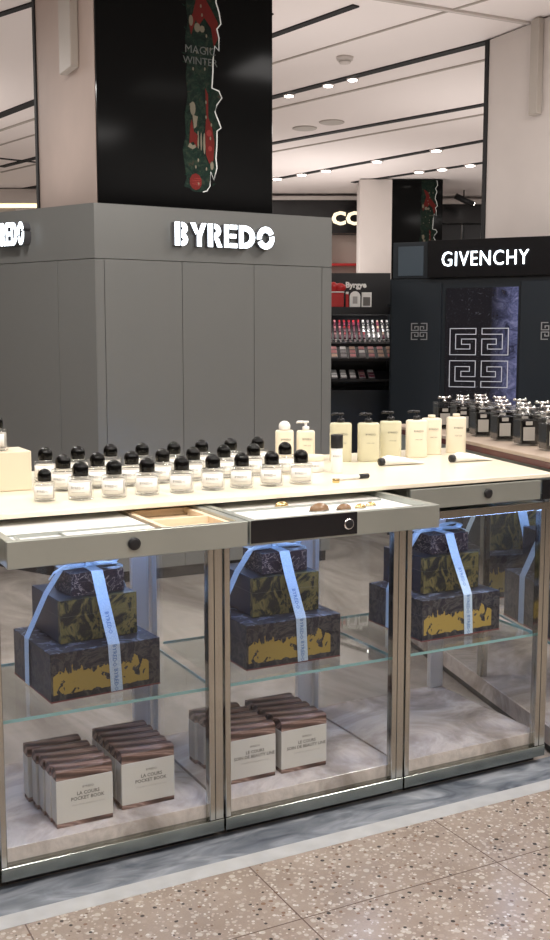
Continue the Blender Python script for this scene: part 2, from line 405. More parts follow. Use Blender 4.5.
for s_, d_, e, sp in [((.6, -.9, 3.95), (.9, .35, 1.05), 75, 42), ((1.9, -.9, 3.95), (1.7, .35, 1.05), 55, 42), ((2.9, -.6, 3.95), (2.6, .4, 1.05), 32, 42), ((1.6, 1.6, 3.95), (1.4, .5, 1.05), 30, 45), ((3.9, -.5, 3.95), (3.1, .6, 1.08), 30, 40)]:
    lamp('SPOT', s_, e, (1, .93, .80), .06, aim(s_, d_), sp)
# added up-lights above stands and shop floor, brightening the ceiling; no fittings modelled
UP = (PI, 0, 0)
for (x, y, z, sx_, sy_, e) in [(2.9, 3.62, 2.42, 1.4, .25, 45), (1.55, 4.6, 2.42, .5, 1.0, 40), (4.0, 5.3, 2.42, .4, 1.2, 45), (4.95, 4.9, 2.16, .6, .25, 35), (5.35, 3.2, 2.30, .8, .2, 40),
                               (8.0, 11.0, 2.4, 2, 2, 190), (11.5, 8.5, 2.4, 2, 2, 150), (1.5, 9.5, 2.4, 2, 2, 150), (7.5, 6.5, 2.4, 1.5, 1.5, 90)]:
    lamp('AREA', (x, y, z), e*.15, (1, .94, .90), sx_, UP, None, sy_)
w = bpy.data.worlds.new('world'); bpy.context.scene.world = w; w.use_nodes = True
w.node_tree.nodes['Background'].inputs[0].default_value = (1, .95, .92, 1); w.node_tree.nodes['Background'].inputs[1].default_value = .5

# ------------------------------------------------------------------ glass display cabinets
ZT = 1.05
UN = [-.045, .61, 1.29, 1.945, 2.56]
names = ['leftmost glass display cabinet, cut off by the photo edge', 'left glass cabinet with ribboned stack above two piles of sleeved boxes',
         'middle glass display cabinet under the drawer with a dark reflection on its front', 'right glass display cabinet with an empty marble base']
def cabinet(i):
    x0, x1 = UN[i], UN[i+1]; x0 += .004; x1 -= .003; w = x1-x0
    t = thing('display_cabinet', names[i], 'display cabinet', (x0, 0, 0), 0, 'glass cabinets of the counter'); t['group'] = 'glass cabinets of the counter'
    MB().box(.02, w-.02, .03, .62, .004, .0275).build('plinth', M['black'], t)
    MB().box(0, w, -.004, .03, .028, .066, .0007).build('bottom_rail', M['rail'], t)
    MB().box(0, w, .63, .66, .028, .066, .002).build('bottom_rail', M['steel'], t)
    MB().box(.001, w-.001, .0315, .6285, .0285, .106, .001).build('marble_base', M['marble'], t)
    # front stiles
    MB().box(0, .018, -.003, .028, .067, .93, .002).build('stile', M['steel'], t)
    s = MB().box(w-.046, w, -.003, .028, .067, .93, .002).build('stile', M['steel'], t)
    MB().box(w-.029, w-.0265, -.0035, -.0028, .067, .93).build('groove', M['gap'], s)
    # rear uprights
    MB().box(w-.062, w-.002, .60, .628, .107, .93, .002).build('rear_upright', M['upright'], t)
    MB().box(.002, .02, .60, .628, .107, .93, .002).build('rear_upright', M['upright'], t)
    MB().box(.019, w-.047, .008, .014, .067, .93).build('front_glass', M['glass'], t)
    MB().box(w-.012, w-.006, .03, .599, .107, .93).build('side_glass', M['glass'], t)
    MB().box(.021, w-.063, .612, .618, .107, .93).build('rear_glass', M['glass'], t)
    sh = MB().box(.022, w-.016, .034, .55, .464, .472).build('glass_shelf', M['shelf_glass'], t)
    MB().box(.022, w-.016, .032, .0335, .4635, .4725).box(w-.0157, w-.0140, .034, .55, .4635, .4725).box(.022, w-.016, .5505, .552, .4635, .4725).build('shelf_edge', M['shelf_edge'], sh)
    for ya in (.06, .52):
        MB().box(w-.0135, w-.0125, ya-.006, ya+.006, .455, .463).box(w-.026, w-.0125, ya-.006, ya+.006, .4555, .4635).build('shelf_pin', M['chrome'], t)
    # drawer bay
    MB().box(0, w, .0, .66, .931, .943).box(0, w, .65, .66, .944, 1.034).build('drawer_bay', M['steel_plate'], t)
    MB().box(0, w, -.004, .0, .925, .951, .001).build('front_rail', M['steel'], t)
    MB().box(.05, w-.05, .035, .05, .917, .930).box(.05, w-.07, .585, .597, .917, .930).build('light_strip', M['led'], t)
    return t
cabs = [cabinet(i) for i in range(4)]
def drawer(cab, x0, x1, open_, label, black_to=None, lockx=None):
    cx = cab.location.x; a, b = x0-cx, x1-cx; y = -open_
    d = MB().box(a, b, y, y+.018, .962, 1.03, .002).build('drawer', M['steel_plate'], cab); d['label'] = label
    MB().box(a, a+.022, y+.019, y+.56, .965, 1.03, .001).box(b-.022, b, y+.019, y+.56, .965, 1.03, .001).box(a+.022, b-.022, y+.54, y+.56, .965, 1.03).box(a+.022, b-.022, y+.019, y+.54, .965, .972).build('drawer_box', M['steel_plate'], d)
    if black_to:  # dark reflection on the steel front, laid on as a black sheet
        MB().box(a+.002, black_to-cx, y-.003, y-.0004, .968, 1.03, .0005).build('dark_reflection', M['black_gloss'], d)['label'] = 'dark reflection on drawer front, built as a black sheet'
    lk = Matrix.Translation((lockx-cx, y-.003, .998)) @ Matrix.Rotation(PI/2, 4, 'X')
    MB().lathe([(.016, -.003), (.0165, .003), (.014, .005), (.0125, .0055)], 24, lk).build('lock', M['chrome'] if black_to else M['black'], d)
    MB().lathe([(.0128, .0056), (.011, .0065)], 24, lk).build('lock_core', M['black'], d)
    return d, a, b, y
d, a, b, y = drawer(cabs[1], .586, 1.227, .295, 'long satin steel drawer front, pulled open', None, .906)
MB().box(a+.024, 1.0-cabs[1].location.x, y+.02, y+.50, 1.012, 1.016).build('white_tray', M['white_tray'], d)
o = MB()
bx = a+.05; 
for (xa, xb, ya, yb) in ((.045, .165, .03, .034), (.045, .165, .11, .114), (.045, .049, .034, .11), (.161, .165, .034, .11)): o.box(a+xa, a+xb, y+ya, y+yb, 1.0165, 1.022)
o.box(a+.022, 1.0-cabs[1].location.x, y+.135, y+.139, 1.0165, 1.021)
o.build('tray_divider', M['steel_plate'], d)
q = 1.008-cabs[1].location.x
o = MB().box(q, b-.024, y+.02, y+.50, 1.0, 1.004)
for (xa, xb, ya, yb) in ((q, q+.014, .02, .50), (b-.04, b-.024, .02, .50), (q+.014, b-.04, .02, .035), (q+.014, b-.04, .17, .185), (q+.014, b-.04, .34, .355)): o.box(xa, xb, y+ya, y+yb, 1.0045, 1.022)
o.build('beige_tray', M['beige_tray'], d)
d, a, b, y = drawer(cabs[2], 1.233, 1.855, .295, 'drawer front with dark reflection as black sheet, pulled open', 1.568, 1.539)
MB().box(a+.024, b-.024, y+.02, y+.535, 1.010, 1.014).build('white_tray', M['white_tray'], d)
MB().box(a+.05, b-.05, y+.235, y+.239, 1.0145, 1.02).box(a+.05, b-.05, y+.06, y+.064, 1.0145, 1.018).build('tray_divider', M['steel_plate'], d)
DRAW = (cabs[2].location.x, a, b, y)
d, a, b, y = drawer(cabs[3], 1.955, 2.503, .004, 'closed satin steel drawer front', None, 2.27)
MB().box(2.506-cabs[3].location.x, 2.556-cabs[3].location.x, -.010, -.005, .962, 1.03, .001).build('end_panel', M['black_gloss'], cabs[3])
drawer(cabs[0], .0, .575, .004, 'closed satin steel drawer front', None, .3)

# countertop: cream slab, right end cut at a slant
MB_ = MB().prism([(-.6, -.004), (2.560, -.004), (2.785, .90), (-.6, .90)], 1.036, ZT)
o = MB_.build('countertop', M['top']); tag(o, 'long cream countertop over the glass cabinets, covered with bottles', 'countertop')
bv = o.modifiers.new('b', 'BEVEL'); bv.width = .002; bv.segments = 2

# items in the middle drawer
cx, a, b, y = DRAW
for i, (px, py, s) in enumerate([(1.53, -.15, 1.3), (1.605, -.165, 1.0), (1.665, -.16, .75), (1.715, -.14, .7), (1.47, .0-.03, .9)]):
    sh = thing('brown_pebble', ['largest brown domed piece on drawer tray, at the front', 'brown domed piece just right of the largest on drawer tray', 'small brown domed piece third along on drawer tray', 'smallest pale brown piece nearest the drawer right end', 'brown domed piece at the back of the drawer tray'][i], 'pebble', (px, py, 1.0145), .2, 'brown pieces in the open drawer')
    MB().lathe([(.016*s, 0), (.020*s, .003), (.018*s, .010*s), (.010*s, .016*s), (.002, .018*s)], 18, None, 1.3, .8).build('shell', M['gold'] if i > 1 else mat('tortoise', (.22, .13, .07), .25), sh)
    MB().lathe([(.021*s, 0), (.0215*s, .002)], 18, None, 1.3, .8).build('rim', M['steel_plate'], sh)

# ------------------------------------------------------------------ riser with a bottle on it
o = MB().box(.36, .84, .42, .565, ZT+.0005, 1.172, .004, None, 2).build('display_riser', M['cream']); tag(o, 'cream rectangular riser block standing on the countertop at left', 'riser')

# ------------------------------------------------------------------ perfume bottles
ARC = -rad(118)                              # label faces the shopper
def arc_label(r, ang, half, z0, z1, t=.0006, n=10):
    m = MB(); b = bmesh.new(); rows = []
    for i in range(n+1):
        a = ang-half+2*half*i/n; c, q = math.cos(a), math.sin(a)
        rows.append([b.verts.new((rr*c, rr*q, z)) for rr, z in ((r, z0), (r, z1), (r+t, z1), (r+t, z0))])
    for p, q in zip(rows, rows[1:]):
        for k in range(4): b.faces.new((p[k], p[(k+1) % 4], q[(k+1) % 4], q[k]))
    b.faces.new(rows[0][::-1]); b.faces.new(rows[-1]); bmesh.ops.recalc_face_normals(b, faces=b.faces[:])
    for f in b.faces: f.smooth = True
    return m._add(b)
def curved_text(name, s, size, r, ang, z, m, parent, bold=0):
    o = text(name, s, size, m, parent, (0, 0, 0), (0, 0, 0), .0001, bold, res=1)
    for v in o.data.vertices:
        x, yy, zz = v.co; a = ang + x/r; rr = r+.0003+zz
        v.co = (rr*math.cos(a), rr*math.sin(a), z+yy)
    return o
def perfume(sc=1, hb=1):
    t = thing('perfume_bottle', 'x', 'perfume bottle', (0, 0, 0), 0)
    r, h = .037*sc, .066*sc*hb
    MB().lathe([(r*.8, 0), (r*.96, .001), (r, .004), (r, h-.006), (r*.95, h-.001), (r*.85, h)], 32).build('bottle_body', M['bottle_glass'], t)
    MB().lathe([(r*.84, .007), (r*.88, .009), (r*.88, h-.012), (r*.84, h-.010)], 28).build('liquid', M['liquid'], t)
    lb = arc_label(r+.0004, ARC, 1.0, h*.22, h*.80).build('label', M['label_white'], t)
    curved_text('lettering', 'BYREDO', .0105*sc, r+.0012, ARC, h*.56, M['print_grey'], lb)
    arc_label(r+.0011, ARC, .55, h*.36, h*.37, .0002, 5).build('printed_line', M['print_grey'], lb)
    MB().lathe([(.021*sc, h+.0002), (.021*sc, h+.003)], 24).build('collar', M['chrome'], t)
    R_, z = .0235*sc, h+.0032
    pr = [(R_*.97, z), (R_, z+.001), (R_, z+.0185*sc)]
    for i in range(1, 9):
        a = PI/2*i/8; pr.append((max(R_*math.cos(a), .0006), z+.0185*sc+R_*.98*math.sin(a)))
    MB().lathe(pr, 28).build('domed_cap', M['dome'], t)
    return t
proto = perfume()
small = perfume(.84)
rowF = [(.914, .165), (1.013, .158), (1.12, .168), (1.228, .160), (1.337, .172), (1.436, .172), (1.540, .168), (1.645, .166)]
rowM = [(.924, .372), (1.037, .382), (1.148, .378), (1.262, .400), (1.372, .405), (1.495, .43), (1.607, .43), (1.724, .42)]
rowB = [(.938, .62), (1.045, .61), (1.165, .63), (1.275, .62), (1.388, .61), (1.502, .63), (1.62, .64), (1.735, .65)]
small.location = (.812, .178, ZT+.0005); tag(small, 'smallest black-domed perfume bottle, at left end of the front row', 'perfume bottle', 'perfume bottles on the countertop')
first = True
for rn, row in (('front', rowF), ('middle', rowM), ('back', rowB)):
    for i, (x, y) in enumerate(row):
        o = proto if first else dup(proto); first = False
        o.location = (x, y, ZT+.0005); o.rotation_euler = (0, 0, random.uniform(-.15, .15))
        who = 'rightmost' if i == len(row)-1 else '%s from the left' % ORD[i] if i else 'leftmost'
        if rn == 'front' and i == 0: who = 'beside the smallest one,'
        if rn == 'front' and 0 < i < len(row)-1: who = '%s from left after the smallest,' % ORD[i]
        tag(o, 'black-domed perfume bottle, %s in the %s row' % (who, rn), 'perfume bottle', 'perfume bottles on the countertop')
o = dup(proto, (.745, .475, 1.1725), 0, 'clear perfume bottle with black dome cap on top of the cream riser')

# hand-care bottles
def block_bottle(name, label, x, y, w, dpt, h, m, cap):
    t = thing(name, label, 'bottle', (x, y, ZT+.0005), ARZ, 'body care bottles on the countertop')
    MB().lathe([(w*.46, 0), (w*.5, .003), (w*.5, h-.008), (w*.47, h-.002), (w*.40, h)], 36, None, 1, dpt/w, .55).build('bottle_body', m, t)
    cap(t, w, dpt, h)
    lb = text('lettering', 'BYREDO', .010, M['print_grey'], t, (.006, -dpt/2-.0012, h*.70), ext=.0002)
    text('small_print', 'HAND CARE', .005, M['print_grey'], t, (.006, -dpt/2-.0012, h*.48), ext=.0002)
    return t
def cap_pump(m):
    def f(t, w, dpt, h):
        p = MB().lathe([(.014, h+.0003), (.014, h+.014), (.010, h+.016), (.005, h+.017), (.005, h+.028)], 18).build('pump_collar', m, t)
        MB().box(-.012, .012, -.009, .009, h+.0285, h+.037, .003, None, 2).tube([(-.01, 0, h+.033), (-.03, 0, h+.033), (-.036, 0, h+.028)], [.0055, .005, .0035], 8).build('pump_head', m, t)
    return f
def cap_ball(m):
    def f(t, w, dpt, h):
        pr = [(.018, h+.0003), (.0215, h+.003)]
        for i in range(0, 9):
            a = -.3+(PI/2+.3)*i/8; pr.append((max(.0225*math.cos(a), .0006), h+.014+.021*math.sin(a)))
        MB().lathe(pr, 24).build('round_cap', m, t)
    return f
def cap_flat(t, w, dpt, h): MB().lathe([(.015, h+.0003), (.015, h+.012), (.013, h+.013)], 18).build('flat_cap', M['creamy'], t)
block_bottle('lotion_bottle', 'cream bottle with a round white ball cap behind the perfume rows', 1.905, .76, .070, .04, .120, M['creamy'], cap_ball(M['white_plastic']))
block_bottle('lotion_bottle', 'cream pump bottle with white pump, right of ball-capped bottle', 2.015, .79, .072, .04, .112, M['creamy'], cap_pump(M['white_plastic']))
ys = [('pale yellow wash bottle with black pump, leftmost, behind the black-capped spray', 2.098, .665, 'yellow_liquid'), ('pale yellow wash bottle with black pump, second from left', 2.192, .615, 'yellow_liquid'),
      ('pale yellow wash bottle with black pump, third from left', 2.320, .655, 'yellow_liquid')]
for lb, x, y, mm in ys: block_bottle('hand_wash_bottle', lb, x, y, .084, .05, .148, M[mm], cap_pump(M['black']))
for lb, x, y in [('opaque cream lotion bottle with black pump, just right of the yellow ones', 2.440, .65), ('opaque cream lotion bottle, middle of the three opaque ones', 2.553, .705), ('opaque cream lotion bottle, rightmost of the body bottles', 2.685, .715)]:
    block_bottle('lotion_bottle', lb, x, y, (.084 if y < .7 else .080), .05, .148, M['creamy'], cap_pump(M['black']) if y < .7 else cap_flat)
# jar
t = thing('cream_jar', 'round white lidded cream jar behind the rightmost front perfume bottle', 'jar', (1.845, .43, ZT+.0005), ARZ)
MB().lathe([(.033, 0), (.036, .003), (.036, .038), (.034, .039)], 30).build('jar_body', M['white_plastic'], t)
MB().lathe([(.037, .0395), (.0375, .042), (.0375, .056), (.035, .058)], 30).build('lid', M['creamy'], t)
curved_text('lettering', 'BYREDO', .009, .0365, -PI/2, .022, M['print_grey'], t)
# black capped spray
t = thing('hair_spray', 'slim white cylinder bottle with tall black cap', 'bottle', (1.892, .352, ZT+.0005), ARZ)
MB().lathe([(.019, 0), (.0205, .002), (.0205, .085), (.019, .087)], 24).build('bottle_body', M['white_plastic'], t)
MB().lathe([(.021, .0875), (.0215, .089), (.0215, .132), (.0205, .134)], 24).build('cap', M['black'], t)
curved_text('lettering', 'BYREDO', .008, .021, -PI/2, .06, M['print_grey'], t)
# rollerball lying
t = thing('rollerball', 'slim clear rollerball tube with black cap lying at the counter edge', 'rollerball', (1.782, .168, ZT+.0085), .10)
MB().tube([(0, 0, 0), (.09, 0, 0)], .0075, 14).build('tube', M['white_plastic'], t)
MB().tube([(.0905, 0, 0), (.130, 0, 0)], .0082, 14).build('cap', M['black'], t)
MB().tube([(-.006, 0, 0), (-.0005, 0, 0)], .005, 12).build('base_plug', M['chrome'], t)
t = thing('lip_pot', 'tiny gold and white pot beside the rollerball', 'pot', (1.757, .133, ZT+.0005))
MB().lathe([(.011, 0), (.012, .001), (.012, .012), (.011, .013)], 18).build('pot', M['gold'], t)
MB().lathe([(.012, .0135), (.012, .018), (.010, .019)], 18).build('lid', M['white_plastic'], t)
# hand cream tubes
def cream_tube(x, y, rz, label):
    t = thing('hand_cream_tube', label, 'tube', (x, y, ZT+.0005), rz, 'hand cream tubes')
    b = bmesh.new(); rings = []; n = 20
    for s_, wd, hh in ((0, .017, .017), (.02, .021, .019), (.09, .024, .014), (.150, .027, .005), (.168, .028, .0018)):
        rings.append([b.verts.new((s_, wd*math.cos(2*PI*k/n), max(hh*1.0+hh*math.sin(2*PI*k/n), 0))) for k in range(n)])
    for p, q in zip(rings, rings[1:]):
        for k in range(n): b.faces.new((p[k], p[(k+1) % n], q[(k+1) % n], q[k]))
    b.faces.new(rings[0][::-1]); b.faces.new(rings[-1]); bmesh.ops.recalc_face_normals(b, faces=b.faces[:])
    for f in b.faces: f.smooth = True
    MB()._add(b).build('tube_body', M['white_plastic'], t)
    MB().tube([(-.001, 0, .015), (-.017, 0, .015)], .0145, 8).build('cap', M['black'], t)
cream_tube(2.155, .455, .02, 'white hand cream tube with black cap lying before the yellow bottles')
cream_tube(2.455, .425, .02, 'white hand cream tube with black cap lying near the slanted counter end')

# ------------------------------------------------------------------ ribboned gift stacks
def gift_stack(label, loc, rz=0, big=False):
    t = thing('gift_box_stack', label, 'gift boxes', loc, rz, 'ribboned gift box stacks')
    hs = ((.172, .164, 0, .144, 'paper_large', 0, 0), (.122, .124, .1455, .130, 'paper_medium', .010, .034), (.084, .070, .277, .070, 'paper_small', .018, .006))
    for i, (hx, hy, z, h, pm, ox, oy) in enumerate(hs):
        b = MB().box(-hx, hx, -hy, hy, .004 if i == 0 else .002, h*.62).build('box_base', M[pm], t); b.location = (ox, oy, z)
        lid = MB().box(-hx-.0003, hx+.0003, -hy-.0003, hy+.0003, h*.62+.0002, h, .0006).build('box_lid', M[pm], t); lid.location = (ox, oy, z)
        if i == 0: e = MB().box(-hx-.0012, hx+.0012, -hy-.0012, hy+.0012, 0, .0035).build('red_base_edge', M['red_edge'], t)
    z1, z2, z3 = .144, .2755, .347
    e = .0025
    yf = [(-.164, 0), (-.110+.02, 0), (-.060+.065, 0)]
    def ln(p, q, n=6): return [tuple(p[k]+(q[k]-p[k])*i/n for k in range(3)) for i in range(n)]
    # front and back straps
    front = ln((.03, -.167, .004), (.022, -.168, z1+.003), 5)+ln((.022, -.168, z1+.003), (.018, -.096, z2+.004), 5)+ln((.018, -.096, z2+.004), (.014, -.068, z3+.003), 4)+ln((.014, -.068, z3+.003), (.014, .006, z3+.005), 4)+[(.014, .006, z3+.005)]
    rb = MB().strip(front, (1, 0, 0), .037, .0012)
    back = ln((.014, .006, z3+.005), (.014, .080, z3+.005), 3)+ln((.014, .080, z3+.005), (.014, .160, z2+.003), 3)+ln((.014, .160, z2+.003), (.012, .168, z1+.003), 5)+ln((.012, .168, z1+.003), (.012, .168, .004), 4)+[(.012, .168, .004)]
    rb.strip(back, (1, 0, 0), .037, .0012)
    left = ln((-.177, .03, .004), (-.176, .03, z1+.002), 5)+ln((-.176, .03, z1+.002), (-.116, .018, z2+.003), 5)+ln((-.116, .018, z2+.003), (-.070, .008, z3+.003), 4)+ln((-.070, .008, z3+.003), (.014, .006, z3+.007), 4)+[(.014, .006, z3+.007)]
    rb.strip(left, (0, 1, 0), .036, .0012)
    right = ln((.014, .006, z3+.007), (.104, .008, z3+.003), 4)+ln((.104, .008, z3+.003), (.136, .02, z2+.003), 4)+ln((.136, .02, z2+.003), (.177, .03, z1+.002), 6)+ln((.1765, .03, z1+.002), (.177, .03, .004), 5)+[(.177, .03, .004)]
    rb.strip(right, (0, 1, 0), .036, .0012)
    rib = rb.build('ribbon', M['ribbon'], t); rib['label'] = 'pale blue printed ribbon'
    bow = MB()
    def loop(sg, L, up, yy):
        pts = []
        for i in range(13):
            a = PI*2*i/12; pts.append((.014+sg*(L/2-L/2*math.cos(a)), .006+yy*(1-math.cos(a))/2, z3+.010+up*(.5+.5*math.sin(a))*(.35+.65*(1-math.cos(a))/2)))
        bow.strip(pts, (0, 1, 0), .034, .0012)
    loop(-1, .075, .024, -.01); loop(1, .082, .026, -.03)
    bow.strip([(.014, .006, z3+.014), (-.03, -.01, z3+.020), (-.075, -.03, z3+.018), (-.112, -.045, z3+.006), (-.130, -.05, z3-.012)], (.3, 1, 0), [.030, .030, .028, .026, .018], .0012)
    bow.strip([(.014, .006, z3+.014), (.05, -.01, z3+.017), (.085, -.03, z3+.014), (.108, -.045, z3+.004)], (.4, 1, 0), .028, .0012)
    bow.box(0, .028, -.010, .020, z3+.007, z3+.020, .004, None, 2)
    bow.build('bow', M['ribbon'], t)
    for k, (zc, yy, tilt) in enumerate([(.038, -.1688, 0), (.112, -.1692, 0), (.205, -.138, .49)]):
        mtx = (PI/2-tilt if tilt else PI/2)
        lt = text('ribbon_lettering', 'BYREDO', .018, M['ribbon_print'], rib, (0, 0, 0), (0, 0, 0), .0001, .0003, res=1)
        lt.data.transform(Matrix.Translation((.027-.004*k, yy, zc)) @ Matrix.Rotation(PI/2-tilt, 4, 'X') @ Matrix.Rotation(-PI/2, 4, 'Z'))
    return t
SH = .4728
proto_s = gift_stack('tied stack of three dark gift boxes on the shelf of the left cabinet', (.956, .285, SH), .07)
dup(proto_s, (1.598, .285, SH), 0, 'tied stack of three dark gift boxes on the shelf of the middle cabinet')
dup(proto_s, (2.274, .295, SH), .02, 'tied stack of three dark gift boxes on the shelf of the right cabinet')

# ------------------------------------------------------------------ marbled cosmetic boxes
def cosmetic_box(line1, line2, line3):
    t = thing('cosmetic_box', 'x', 'cosmetic box', (0, 0, 0), 0)
    w, dp = .168, .048; h = w/2
    MB().box(-h, h, -dp/2, dp/2, 0, .0135, .001).build('box_base', M['brown_card'], t)
    sl = MB().box(-h-.001, h+.001, -dp/2-.001, dp/2+.001, .0137, .142, .0008).build('white_sleeve', M['white_card'], t)
    b = bmesh.new(); n = 8; rows = []
    prof = [(-dp/2, .1422)]+[(-dp/2*math.cos(PI*i/n)*1.0, .1685+.009*math.sin(PI*i/n)) for i in range(n+1)]+[(dp/2, .1422)]
    for x in (-h, -h*.5, 0, h*.5, h): rows.append([b.verts.new((x, yy, z)) for yy, z in prof])
    for p, q in zip(rows, rows[1:]):
        for k in range(len(prof)): b.faces.new((p[k], p[(k+1) % len(prof)], q[(k+1) % len(prof)], q[k]))
    b.faces.new(rows[0][::-1]); b.faces.new(rows[-1]); bmesh.ops.recalc_face_normals(b, faces=b.faces[:])
    for f in b.faces:
        if abs(f.normal.z) > .3: f.smooth = True
    MB()._add(b).build('marbled_top', M['brown_card'], t)
    y = -dp/2-.0013
    text('lettering', 'BYREDO', .009, M['print_grey'], sl, (.01, y, .113), ext=.0002)
    text('lettering', line1, .0145, M['print_grey'], sl, (.01, y, .095), ext=.0002, bold=.0003)
    text('lettering', line2, .0145, M['print_grey'], sl, (.008, y, .080), ext=.0002, bold=.0003)
    text('small_print', line3, .0075, M['print_light'], sl, (.01, y, .062), ext=.0002)
    return t
pa = cosmetic_box('LA COURS', 'POCKET BOOK', 'Ensemble de soins pour le corps')
pb = cosmetic_box('LE COURS', 'SOIN DE BEAUTY LINE', 'Ensemble de soins pour le corps')
piles = [(.880, .105, 0, pa, 'left pile of the left cabinet'), (1.088, .135, 0, pa, 'right pile of the left cabinet'), (1.447, .150, 0, pb, 'left pile of the middle cabinet'), (1.638, .150, 0, pb, 'right pile of the middle cabinet')]
used = set()
for (x, y, rz, pr, where) in piles:
    for k in range(5):
        o = pr if id(pr) not in used else dup(pr); used.add(id(pr))
        jx = -[0, .004, .009, .016, .026][k] if 'left pile' in where else -[0, .002, .003, .006, .008][k]
        ky = .0515*k + (.012 if (k == 4 and 'left pile of the left' in where) else 0)
        o.location = (x+jx, y+ky, .1065); o.rotation_euler = (0, 0, 0)
        who = ['frontmost', 'second from the front', 'middle one', 'fourth from the front', 'rearmost'][k]
        tag(o, 'marbled-top box, %s in the %s' % (who, where), 'cosmetic box', 'marbled boxes in the cabinets')

# ------------------------------------------------------------------ neighbouring counter (slanted)
ED = Vector((.245, .970, 0)).normalized(); nrz = math.atan2(ED.y, ED.x)-PI/2   # local +y runs away along the edge, +x to the right
NB = (2.580, .0, 0)
t = thing('display_counter', 'neighbouring slanted glass counter with pale wood top and dark red edge', 'display counter', NB, nrz)
MB().box(.012, .72, .0, 1.75, 1.0755, 1.0905, .002).build('wood_top', M['wood_light'], t)
MB().box(.016, .70, .004, 1.74, 1.052, 1.075).build('red_edge', M['red_dark'], t)
MB().box(.03, .70, .02, 1.70, .95, 1.0515).build('drawer_bay', M['steel_plate'], t)
MB().box(.04, .69, .03, 1.69, .004, .03).build('plinth', M['black'], t)
MB().box(.035, .70, .02, 1.70, .031, .10).build('marble_base', M['marble'], t)
for (xa, ya) in ((.035, .02), (.035, .66), (.035, 1.30), (.67, .02), (.67, .66), (.67, 1.30)):
    MB().box(xa, xa+.03, ya, ya+.04, .101, .949, .002).build('upright', M['steel'], t)
for y0 in (.062, .702):
    sh = MB().box(.07, .665, y0, y0+.59, .388, .396).build('glass_shelf', M['shelf_glass'], t)
    MB().box(.068, .0697, y0, y0+.59, .3875, .3965).build('shelf_edge', M['shelf_edge'], sh)
    MB().box(.042, .048, y0, y0+.595, .102, .948).build('side_glass', M['glass'], t)
MB().box(.08, .60, .05, .065, .93, .948).box(.08, .60, .69, .70, .93, .948).build('light_strip', M['led'], t)
def nb(x, y, z): p = Matrix.Rotation(nrz, 3, 'Z') @ Vector((x, y, z)); return (p.x+NB[0], p.y+NB[1], z)
o = dup(proto_s, nb(.29, .36, .397), nrz, 'tied stack of dark blue gift boxes inside the neighbouring counter, nearer one'); o.scale = (1.2, 1.2, 1.32)
o = dup(proto_s, nb(.30, 1.0, .397), nrz, 'tied stack of dark gift boxes inside the neighbouring counter, farther one'); o.scale = (1.15, 1.15, 1.32)

# dark square bottles on it
def dark_bottle():
    t = thing('candle_jar', 'x', 'bottle', (0, 0, 0), 0)
    w = .045
    MB().box(-w, w, -w, w, 0, .122, .004, None, 2).build('glass_body', M['bottle_glass'], t)
    MB().box(-w+.004, w-.004, -w+.004, w-.004, .006, .104, .003).build('dark_fill', M['dark_liquid'], t)
    MB().box(-.034, .014, -w-.0012, -w-.0003, .022, .076).build('label', M['label_grey'], t)
    MB().box(-.024, .004, -w-.0012, -w-.0003, .084, .099).build('upper_label', M['label_grey'], t)
    MB().box(-w*.98, w*.98, -w*.98, w*.98, .1225, .130, .003).build('clear_lid', M['bottle_glass'], t)
    MB().lathe([(.012, .1305), (.006, .135), (.006, .145)], 14).tube([(-.03, 0, .152), (-.02, 0, .149), (0, 0, .148), (.02, 0, .149), (.03, 0, .152)], [.008, .005, .0055, .005, .008], 8).build('bow_handle', M['chrome'], t)
    return t
pd = dark_bottle(); first = True
rowsd = ['front', 'second', 'third']
for r_ in range(3):
    for c_ in range(6):
        x = .165+.125*r_ ; y = .345+.214*c_ + (.07*r_)
        o = pd if first else dup(pd); first = False
        p = nb(x, y, 1.091); o.location = p; o.rotation_euler = (0, 0, ARZ+.15)
        who = 'nearest' if c_ == 0 else '%s from the near end' % ORD[c_]
        tag(o, 'black square bottle with bow handle, %s in the %s row' % (who, rowsd[r_]), 'bottle', 'black bottles on the neighbouring counter')

# ------------------------------------------------------------------ grey tower with lit sign
t = thing('display_tower', 'tall grey lacquered hexagonal display tower with lit white brand letters', 'display tower', (2.04, 3.408, 0))
sd = Vector((-.458, .889, 0)).normalized(); L = 1.65; HT = 2.33
fd = Vector((1, 0, 0)); rd = Vector((.458, .889, 0)).normalized()
P0 = Vector((0, 0, 0)); P1 = fd*L; P2 = P1+rd*L; P5 = sd*L; P4 = P5+rd*L; P3 = P2+sd*L
hexa = [P0, P1, P2, P3, P4, P5]
cen = sum(hexa, Vector())/6
def shrink(k): return [(cen+(p-cen)*(1-k/1.43))[:2] for p in hexa]
MB().prism(shrink(.03), .0, .075).build('plinth', M['gap'], t)
MB().prism(shrink(.014), .0755, HT-.33).build('core', M['gap'], t)
MB().prism(hexa_pts := [p[:2] for p in hexa], 2.006, HT).build('fascia', M['tower'], t)
def face_panels(A, d, segs, z0, z1):
    nrm = Vector((d.y, -d.x, 0))
    a = math.atan2(d.y, d.x)
    for (s0, s1, nm) in segs:
        o = MB().box(s0+.0015, s1-.0015, 0, .012, z0, z1, .001).build(nm, M['tower'], t)
        o.location = A; o.rotation_euler = (0, 0, a)
segs = [(0, .058, 'corner_post'), (.058, .565, 'door_panel'), (.565, 1.067, 'door_panel'), (1.067, 1.575, 'door_panel'), (1.575, 1.65, 'corner_post')]
face_panels(P0, fd, segs, .076, 2.002)
segs2 = [(0, .075, 'corner_post'), (.075, .583, 'door_panel'), (.583, 1.328, 'door_panel'), (1.328, 1.65, 'door_panel')]
face_panels(P5, (P0-P5).normalized(), segs2, .076, 2.002)
face_panels(P1, rd, segs, .076, 2.002)

